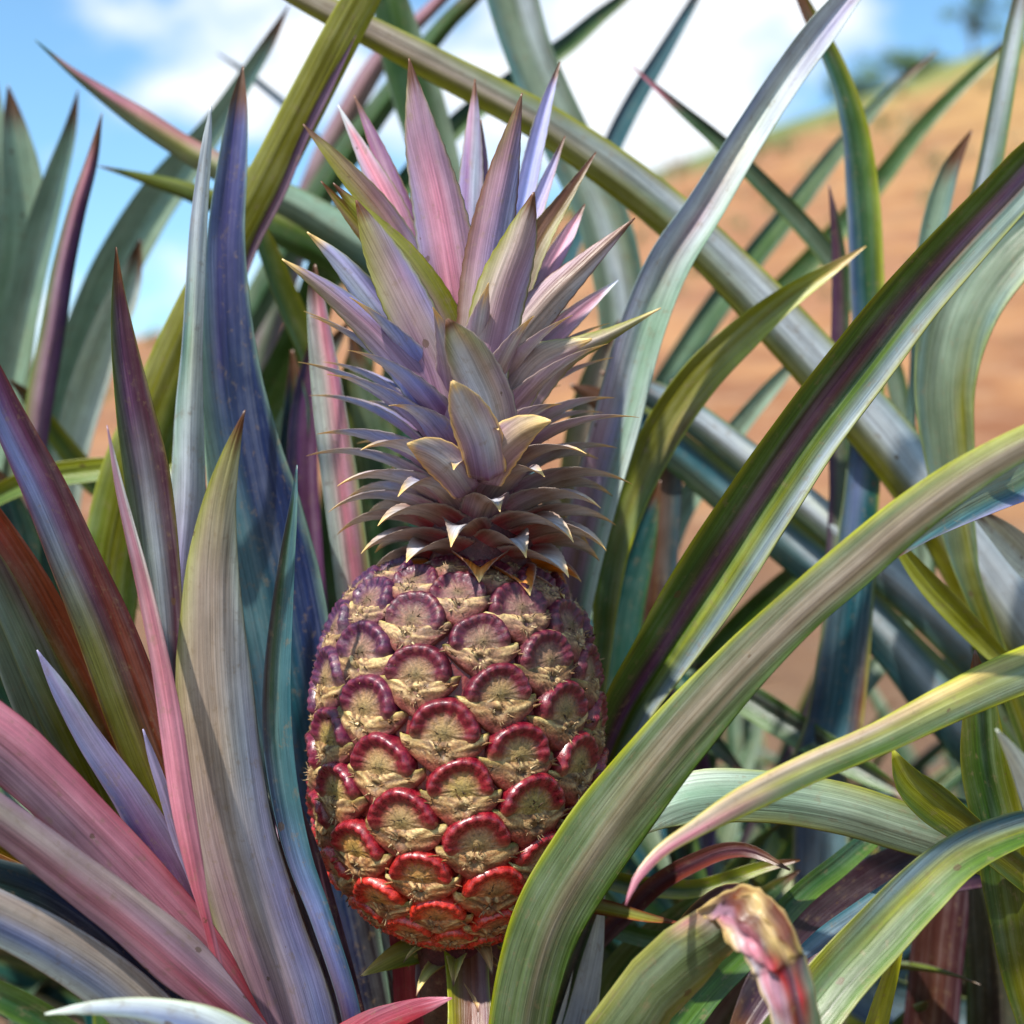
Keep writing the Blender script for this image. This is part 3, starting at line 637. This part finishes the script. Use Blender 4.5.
    for j in range(ny+1):
        v = j/ny
        for i in range(nx+1):
            u = i/nx*2-1
            au = abs(u)
            wid = a_w*1.26
            ytop = (2.5+2.5*(1-au)**.8)*sc
            ybot = (10+ 37*(1-au)**.85)*sc
            rag = noise.noise(Vector((u*6, k*3.1, 0)))
            dy = ytop+(ybot+2.2*rag*(1-au)-ytop)*v; dx = u*wid+jt*v
            # wing ends lift slightly upward
            dy -= au**3*3.5*sc
            rad = math.hypot(dx-hx, (dy-18*sc)*1.1)/(7*sc)
            fib = noise.noise(Vector((math.atan2(dy-18*sc, dx-hx)*5.5, rad*.25, k*2.3)))
            hgt = 2.4+math.sin(math.pi*min(1,v*1.1))*2.4*(1-au**2) - 2.0*v*v - 1.2*au + fib*1.9
            hgt += 1.9*math.exp(-((rad-1.15)/.45)**2) - 5.5*math.exp(-(rad/.62)**2)
            ed = max(au, v)
            hgt += 1.2 - 9*ss(.86, 1.0, ed) - 2.5*ss(.12, 0, v)
            p, n_, _, _ = place(dx, dy, hgt); V.append(p)
            c = mixc(tan, lin((214, 184, 126)), max(0, min(.85, fib*2.1))); c = mixc(c, lin((84, 56, 32)), max(0, min(.9, -fib*2.4)))
            c = mixc(c, mixc(rim, lin((170,90,50)), .25), .95*ss(.34, .8, v+.15*rag+.2*fib)); c = mixc(c, lin((150, 148, 66)), .45*ss(.35, .0, v)*ss(.2, .7, au))
            c = mixc(c, lin((58, 38, 22)), math.exp(-(rad/.7)**2)*.92)
            Cl.append(c); Gl.append(.12)
    for j in range(ny):
        for i in range(nx): a = j*(nx+1)+i; F.append((a, a+nx+1, a+nx+2, a+1))
    for m in range(rng.randint(9, 14)):
        an = rng.uniform(0, 6.28); q = rng.uniform(3, 8)*sc
        p, n_, rt, up = place(hx+math.cos(an)*q, 18*sc-math.sin(an)*q, 4.5)
        d = rt*math.cos(an+rng.uniform(-.7, .7))+up*math.sin(an+rng.uniform(-.7, .7))
        flake(V, F, Cl, Gl, p, d.normalized(), n_, rng.uniform(4, 12)*PX*sc, rng.uniform(.5, 1.7)*PX, mixc(tan, lin((226, 200, 150)), rng.random()), rng)
    for sgn in (-1, 1):    # loose wing tips and bristles
        for m in range(3):
            p, n_, rt, up = place(sgn*a_w*rng.uniform(.7, 1.1), rng.uniform(8, 16)*sc, 3.5)
            flake(V, F, Cl, Gl, p, (rt*sgn+up*rng.uniform(-.3, .6)).normalized(), n_, rng.uniform(5, 11)*PX*sc, rng.uniform(.7, 1.6)*PX, tan, rng)
    mesh_obj('bract', V, F, M_FRUIT, body, Cl, gloss=Gl)

# stalk below the fruit
vs, fs, cs = [], [], []
NZ = 16; a0 = P(458, 930, YF); a1 = P(470, 1230, .80)
for i in range(NZ+1):
    c = a0.lerp(a1, i/NZ); rad = (.019-.004*i/NZ)*(1+.05*math.sin(i*2.3))
    for j in range(20):
        a = j/20*2*math.pi; vs.append(c+Vector((math.cos(a)*rad, math.sin(a)*rad, 0))); cs.append(mixc(lin((84, 20, 34)), lin((110, 110, 50)), i/NZ))
for i in range(NZ):
    for j in range(20): fs.append((i*20+j, i*20+(j+1) % 20, (i+1)*20+(j+1) % 20, (i+1)*20+j))
fs.append(tuple(range(20)))
mesh_obj('stalk', vs, fs, M_FRUIT, fruit, cs, gloss=[.3]*len(vs))

# ---------------------------------------------------------------- crown
vs, fs, cs = [], [], []
NZ = 20
for i in range(NZ+1):
    f = i/NZ; c = P(484-22*f, 572-250*f, YF); rad = (52*(1-f)**.8+5)*PX
    for j in range(24):
        a = j/24*2*math.pi; vs.append(c+Vector((math.cos(a)*rad, math.sin(a)*rad, 0))); cs.append(lin((92, 40, 44)))
for i in range(NZ):
    for j in range(24): fs.append((i*24+j, i*24+(j+1) % 24, (i+1)*24+(j+1) % 24, (i+1)*24+j))
fs.append(tuple(NZ*24+j for j in range(24)))
crown = mesh_obj('crown', vs, fs, M_FRUIT, fruit, cs, gloss=[.2]*len(vs))

NC = 88
for i in range(NC):
    rng = random.Random(500+i); f = i/(NC-1)
    LEAFN[0] += 1
    th = i*2.39996+1.1+rng.uniform(-.08, .08)
    y = 579-165*f**.97; ax = 484-20*f
    d = Vector((math.sin(th), -math.cos(th), 0))
    def tab(t, xs):
        t *= len(xs)-1; a = min(int(t), len(xs)-2); return xs[a]+(xs[a+1]-xs[a])*(t-a)
    e0 = R(tab(f, [-5, 22, 34, 42, 50, 58])+rng.uniform(-4, 4)); e1 = R(tab(f, [-62, -50, -34, -12, 8, 24])+rng.uniform(-6, 6))
    L = tab(f, [42, 86, 126, 150, 166, 176])*rng.uniform(.88, 1.12)*PX
    w = tab(f, [50, 50, 47, 42, 41, 42])*PX*rng.uniform(.85,1.15)
    p = P(ax, y, YF)+d*(tab(f, [54, 45, 36, 28, 20, 16])*PX); M = 22; arr = []; N = []
    for j in range(M+1):
        t = j/M; e = e0+(e1-e0)*t**1.3
        tv = d*math.cos(e)+Vector((0, 0, math.sin(e)))
        if j: p = p+tv*(L/M)
        arr.append(p.copy()); N.append(Vector((0, 0, math.cos(e)))-d*math.sin(e))
    W = [max(.0005, w*(1 if t < .3 else (1-((t-.3)/.7)**1.1))*(1-.12*t)) for t in [j/M for j in range(M+1)]]
    blue = d.x < -.2  # leaves pointing left take bluish colours, tinted for the light there
    if f < .12: cols = ['RrO', 'rOO', 'OcO']
    elif f < .35: cols = ['RKR', 'rer', 'eSe', 'cec']
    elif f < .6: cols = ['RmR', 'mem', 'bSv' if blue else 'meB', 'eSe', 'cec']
    else: cols = ['PPP', 'pmp', 'bvb' if blue else 'mem', 'bSv' if blue else 'mSm', 'ece']  # silver stops paint a lilac sheen on the blades
    ribbon('crown_leaf', arr, W, N, [.24]*(M+1), cols, 'e', crown, M_CROWN, LEAFN[0], th=.0016, tipc='c', marg=.75, tiplen=.08, teeth=.07)

def Cr(Yb, Yt, pts, cols, mc='o', k=.2, **kw):
    kw.setdefault('tipc', 'B'); kw.setdefault('tiplen', .05); kw.setdefault('marg', .6); kw.setdefault('teeth', .04)
    return leaf(crown, Yb, Yt, k, pts, cols, mc, name='crown_leaf', mat=M_CROWN, ext=False, step=.003, **kw)
# upper crown, back to front
Cr(.765, .79, [(470,350,24),(476,290,28),(480,220,20),(482,165,12),(481,120,1)], ['pmp','mpm'])
Cr(.765, .785, [(466,380,26),(470,300,32),(470,220,30),(473,140,18),(475,79,1)], ['pmm','mvpk','vpSm','mmv'], k=-.2)
Cr(.76, .80, [(480,370,20),(500,290,22),(520,215,22),(537,140,17),(549,95,10),(560,62,1)], ['bvm','vbv','vvb'])
Cr(.76, .78, [(440,380,26),(425,290,30),(405,220,26),(378,150,15),(354,95,1)], ['mpm','kmp','pmp'])
Cr(.755, .775, [(445,385,30),(418,290,36),(394,215,30),(364,155,16),(338,105,1)], ['mkm','kSmp','vkm','SkS'], k=-.18, tipc='S')
Cr(.75, .74, [(450,380,26),(425,290,30),(388,222,28),(345,170,19),(303,124,1)], ['pmB','Bmb','oBm','oq'])
Cr(.75, .735, [(440,370,22),(400,280,24),(380,250,22),(350,215,13),(321,181,1)], ['PBP','BoB'])
Cr(.745, .735, [(467,400,40),(461,340,52),(450,270,58),(438,205,52),(422,135,35),(409,58,1)], ['ppmp','mkmm','vmkmm','vmkmm','mmmm','qme'], k=-.16, label='largest rose mauve crown leaf')
Cr(.76, .79, [(490,390,24),(505,320,24),(525,240,22),(545,185,13),(565,136,1)], ['vbv','vvm'])
Cr(.75, .77, [(485,390,26),(510,310,30),(535,245,26),(565,198,14),(596,152,1)], ['PBm','oBP','BBo','PBB'])
Cr(.75, .78, [(490,400,22),(520,330,24),(545,275,21),(567,236,15),(585,204,1)], ['kmp','mmk','mkv'])
Cr(.735, .715, [(475,420,34),(478,345,44),(487,260,47),(504,172,31),(522,93,1)], ['pmm','BemvS','BmvS','Bmb','oBm'], mc='B', k=-.2, marg=.9)
Cr(.745, .72, [(468,390,28),(445,320,34),(412,265,28),(370,222,20),(333,183,1)], ['mmo','Bmoo','oqo','oyo'], k=-.2)
Cr(.735, .74, [(485,425,30),(510,350,40),(543,305,38),(586,263,22),(635,218,1)], ['pmm','meB','mBeS','BBm'], mc='B', k=-.2, marg=.9)
Cr(.74, .765, [(490,430,24),(530,360,26),(575,315,19),(618,280,1)], ['mkp','kmk','SkS'], tipc='S')
Cr(.725, .695, [(478,440,38),(484,375,48),(500,298,52),(520,240,34),(534,192,2)], ['pmm','eemmS','qemv','oeem'], mc='o', k=-.2, marg=.8)
Cr(.73, .71, [(455,430,34),(436,365,44),(405,300,47),(378,246,32),(356,200,2)], ['mmp','mmev','qemv','oqe'], mc='q', k=-.2, marg=.8)
Cr(.74, .715, [(450,430,30),(420,365,36),(375,305,30),(340,262,18),(307,232,1)], ['Pnp','bvn','bSvn','SvS'], k=-.2, tipc='c')
Cr(.735, .705, [(450,455,34),(435,405,40),(385,342,35),(335,296,21),(282,259,1)], ['Pmp','bmn','emb','qem'], k=-.2, tipc='c')
Cr(.735, .75, [(495,450,30),(530,390,36),(565,355,27),(612,333,13),(661,308,1)], ['Pmm','mem','qeo','oqo'], k=-.2, tipc='c')
Cr(.735, .72, [(490,450,40),(510,400,44),(540,360,34),(592,339,2)], ['Pmm','mem','qem'], mc='q', k=-.2, tipc='c')
Cr(.70, .665, [(498,450,42),(490,405,50),(474,368,46),(460,342,32),(447,319,3)], ['pmp','mSem','mSem','qSeq','oqcq'], mc='e', k=-.2, marg=.9)  # silver stops are a painted highlight
Cr(.69, .655, [(488,478,38),(482,445,46),(472,420,42),(462,400,28),(452,381,3)], ['Ppm','mvSm','mSem','cSec'], mc='c', k=-.22, marg=.9, tipc='c')  # highlight painted in with the silver stops
Cr(.70, .665, [(480,480,44),(494,455,46),(516,434,34),(535,424,18),(551,421,2)], ['pPm','mem','qcq'], mc='c', k=-.22, marg=.9, tipc='c')
Cr(.70, .665, [(470,492,34),(452,468,40),(430,452,30),(407,444,2)], ['pPp','mSm','cmq'], mc='c', k=-.22, marg=.9, tipc='c')


# dry little leaves wrapped round the top of the stalk, just under the fruit
for i in range(14):
    rng = random.Random(900+i); th = i*2.39996+.5; f = i/13
    d = Vector((math.sin(th), -math.cos(th), 0)); p = P(460, 934+30*f, YF)+d*(26*PX); arr = []; N = []; M = 14
    e0 = R(rng.uniform(-5, 15)); e1 = R(rng.uniform(-80, -35)); L = rng.uniform(32, 62)*PX; w = rng.uniform(18, 28)*PX
    for j in range(M+1):
        t = j/M; e = e0+(e1-e0)*t; tv = d*math.cos(e)+Vector((0, 0, math.sin(e)))
        if j: p = p+tv*(L/M)
        arr.append(p.copy()); N.append(Vector((0, 0, math.cos(e)))-d*math.sin(e))
    LEAFN[0] += 1
    ribbon('stalk_leaf', arr, [max(.0005, w*(1-(j/M)**1.3)) for j in range(M+1)], N, [.2]*(M+1), rng.choice([['oBo', 'qoq', 'cBc'], ['rBr', 'oqo', 'qcq'], ['BrB', 'BcB']]), 'c', fruit, M_CROWN, LEAFN[0], ripple=.08, teeth=.06, tipc='B', tiplen=.08)
# ================================================================== ground and hillside
def H_(x, y):
    ramp = max(0, (y-2.2)/24)
    Hh = 5.2+.36*x*(1 if x > -12 else 0)-(0 if x > -12 else 4.32)
    Hh = max(.6, min(16, Hh))
    if y < 26.2: z = Hh*min(1, ramp)**1.05
    else: z = Hh-(y-26.2)*.12
    z += .16*noise.noise(Vector((x*.35, y*.35, 0)))*min(1, max(0, (y-2)/6))+.012*noise.noise(Vector((x*5, y*5, 1)))
    if y > 60: z = max(z, -6)
    return z
def bank(v): return v
ys = [-4, -2, -1]+[i*.25 for i in range(0, 24)]+[6+i*.6 for i in range(0, 36)]+[28, 30, 34, 40, 50, 70, 120, 300, 900]
xs = [-900, -300, -120, -60, -40]+[-30+i*.8 for i in range(0, 76)]+[32, 40, 60, 120, 300, 900]
vs = []; fs = []
for y in ys:
    for x in xs: vs.append((x, y, H_(x, y)))
nx = len(xs)
for j in range(len(ys)-1):
    for i in range(nx-1): a = j*nx+i; fs.append((a, a+1, a+nx+1, a+nx))
t = NT('red_soil'); tc = t.n('ShaderNodeTexCoord').outputs['Object']
n1 = t.noise(tc, .9, 6, .7); n2 = t.noise(tc, 6, 5, .65); n3 = t.noise(tc, 90, 3)
rows = t.noise(t.scale(tc, (.25, 1.6, 3)), 1, 3)
c = t.mix(t.ramp(n1, .35, .65), (.20, .075, .026), (.37, .175, .062))
c = t.mix(t.math('MULTIPLY', t.ramp(n2, .50, .68), .6), c, (.42, .27, .15))
c = t.mix(t.math('MULTIPLY', t.ramp(rows, .45, .65), .6), c, (.24, .10, .05))
sx = t.n('ShaderNodeSeparateXYZ'); t.l(tc, sx.inputs[0])
# weeds: at the brow of the hill and on the nearer bank at the right
dn = t.math('ADD', sx.outputs[1], t.math('MULTIPLY', t.math('SUBTRACT', n2, .5), 5))
c = t.mix(t.ramp(dn, 23.0, 25.0), c, (.09, .14, .035))
c = t.mix(t.math('MULTIPLY', t.ramp(t.math('ADD', sx.outputs[0], t.math('MULTIPLY', n1, 3)), 3.8, 9), .2), c, (.50, .42, .10))
near = t.ramp(sx.outputs[1], 6.5, 3.0)
c = t.mix(t.math('MULTIPLY', near, .75), c, t.mix(t.ramp(n3, .4, .6), (.055, .035, .022), (.12, .075, .04)))
t.l(c, t.b.inputs['Base Color']); t.b.inputs['Roughness'].default_value = .95
bp = t.n('ShaderNodeBump'); bp.inputs['Distance'].default_value = .03; t.l(n2, bp.inputs['Height']); t.l(bp.outputs[0], t.b.inputs['Normal'])
g = mesh_obj('ground', vs, fs, t.m); tag(g, kind='structure')

V, F = [], []; rw = random.Random(77)
for i in range(420):
    y = rw.uniform(8, 25.5); x = (rw.uniform(-100, 1150)-512)/FPX*y; z = H_(x, y); s = rw.uniform(.05, .20)*(y/16)
    for k in range(9):
        a = rw.uniform(0, 6.28); r = s*rw.uniform(.1, .6); q = Vector((x+math.cos(a)*r, y+math.sin(a)*r, z-.02)); b = rw.uniform(0, 6.28)
        d = Vector((math.cos(b), math.sin(b), 0))*s*.16; up = Vector((rw.gauss(0, .3), rw.gauss(0, .3), 1))*s*rw.uniform(.5, 1.2)
        n = len(V); V += [q-d, q+d, q+up+d*.2]; F.append((n, n+1, n+2))
tw = NT('weed_leaves'); tcw = tw.n('ShaderNodeTexCoord').outputs['Object']
tw.l(tw.mix(tw.ramp(tw.noise(tcw, .8, 2), .4, .6), (.10, .13, .035), (.30, .22, .11)), tw.b.inputs['Base Color'])
tag(mesh_obj('weeds', V, F, tw.m, smooth=False), 'sparse weeds and dry tufts scattered over the orange hillside', 'weeds', kind='stuff')

# trees on the brow
tl = NT('tree_leaves'); oi = tl.n('ShaderNodeObjectInfo').outputs['Random']; tcn = tl.n('ShaderNodeTexCoord').outputs['Object']
tl.l(tl.mix(tl.ramp(tl.noise(tcn, 2.0, 3), .35, .65), (.05, .10, .03), (.13, .21, .06)), tl.b.inputs['Base Color']); tl.b.inputs['Roughness'].default_value = .6
def tree(px, Y, hgt, wid, seed, label, name='tree'):
    rng = random.Random(seed); x = (px-512)/FPX*Y; z0 = H_(x, Y)-.05
    o = empty(name, (x, Y, z0)); tag(o, label, 'tree' if name == 'tree' else 'bush', 'trees on the hilltop' if name == 'tree' else 'bushes on the hilltop')
    V, F = [], []
    rings = [(0, 0, .09), (.03, .3, .07), (.0, .55, .05), (.06, .8, .02)]
    for dx, f, r in rings:
        for j in range(8): a = j/8*6.283; V.append((x+dx*hgt*.4+math.cos(a)*r*hgt*.35, Y+math.sin(a)*r*hgt*.35, z0+f*hgt))
    for i in range(3):
        for j in range(8): F.append((i*8+j, i*8+(j+1) % 8, i*8+8+(j+1) % 8, i*8+8+j))
    for m in range(6):
        a = rng.uniform(0, 6.28); b = len(V); z = z0+hgt*rng.uniform(.4, .65); q = Vector((x, Y, z)); e = q+Vector((math.cos(a)*wid*.35, math.sin(a)*wid*.35, hgt*.22))
        for c_, r in ((q, .02*hgt), (e, .006*hgt)):
            for j in range(5): V.append(c_+Vector((math.cos(j*1.2566)*r, math.sin(j*1.2566)*r, 0)))
        for j in range(5): F.append((b+j, b+(j+1) % 5, b+5+(j+1) % 5, b+5+j))
    mesh_obj('trunk', V, F, M_STEM, o)
    V, F = [], []
    clumps = [(Vector((x+rng.gauss(0, wid*.26), Y+rng.gauss(0, wid*.26), z0+hgt*rng.uniform(.42, .98))), wid*rng.uniform(.12, .24)) for _ in range(22)]
    for c_, r in clumps:
        for m in range(75):
            v = Vector((rng.gauss(0, 1), rng.gauss(0, 1), rng.gauss(0, 1))).normalized()*r*rng.random()**.4
            q = c_+v; s_ = wid*rng.uniform(.018, .04); a = Vector((rng.gauss(0, 1), rng.gauss(0, 1), rng.gauss(0, .6))).normalized(); b_ = a.orthogonal().normalized()
            n = len(V); V += [q-a*s_*1.6, q+b_*s_*.6, q+a*s_*1.6, q-b_*s_*.6]; F.append((n, n+1, n+2, n+3))
    mesh_obj('crown', V, F, tl.m, o, smooth=False)
tree(972, 25.5, 1.05, .75, 11, 'small dark tree standing alone on the hilltop at the upper right')
tree(905, 26, .45, 1.0, 12, 'low spreading bush on the hilltop left of the lone tree', 'bush')
tree(855, 26, .35, .9, 13, 'low bush at the brow of the hill beside the upright leaf', 'bush')

# ================================================================== light, sky, camera
SUN = Vector((-.38, -.44, .81)).normalized()
el = math.asin(SUN.z); az = math.atan2(SUN.x, SUN.y)
ld = bpy.data.lights.new('sun', 'SUN'); ld.energy = 5.0; ld.angle = R(1.2); ld.color = (1, .95, .87)
lo = bpy.data.objects.new('sun', ld); col.objects.link(lo); lo.rotation_euler = SUN.to_track_quat('Z', 'Y').to_euler(); lo.location = (0, -2, 4)
w = bpy.data.worlds.new('World'); scene.world = w; w.use_nodes = True
nt = w.node_tree; nt.nodes.clear()
class W_(NT):
    def __init__(s): s.t = nt
q = W_()
out = q.n('ShaderNodeOutputWorld'); bg = q.n('ShaderNodeBackground'); q.l(bg.outputs[0], out.inputs[0])
sky = q.n('ShaderNodeTexSky', sky_type='NISHITA'); sky.sun_disc = False; sky.sun_elevation = el; sky.sun_rotation = az % (2*math.pi)
sky.air_density = 1.0; sky.dust_density = .4; sky.ozone_density = 1.4
gc = q.n('ShaderNodeTexCoord').outputs['Generated']
sx = q.n('ShaderNodeSeparateXYZ'); q.l(gc, sx.inputs[0])
cl = q.noise(q.scale(gc, (1, 1, 1.5)), 6.0, 6, .55)
bias = q.math('SUBTRACT', q.math('MULTIPLY', q.ramp(sx.outputs[0], -.30, .08), .17), q.math('MULTIPLY', q.ramp(sx.outputs[0], .13, .28), .2))
m = q.ramp(q.math('ADD', cl, bias), .535, .70)
c = q.mix(q.math('MULTIPLY', m, .92), q.mix(1.0, sky.outputs[0], (1.08, 1.45, 1.58), 'MULTIPLY'), (8.8, 9.0, 9.3))
q.l(c, bg.inputs[0]); bg.inputs[1].default_value = .10

cd = bpy.data.cameras.new('camera'); co = bpy.data.objects.new('camera', cd); col.objects.link(co); scene.camera = co
co.location = CAM; co.rotation_euler = (R(90), 0, 0)
cd.sensor_width = 36; cd.lens = 36*FPX/1024; cd.clip_start = .02; cd.clip_end = 3000
cd.dof.use_dof = True; cd.dof.focus_distance = .70; cd.dof.aperture_fstop = 7.0
scene.view_settings.view_transform = 'Standard'; scene.view_settings.look = 'None'
scene.view_settings.exposure = 0.46; scene.view_settings.gamma = 1
scene.render.resolution_x = 1024; scene.render.resolution_y = 1024
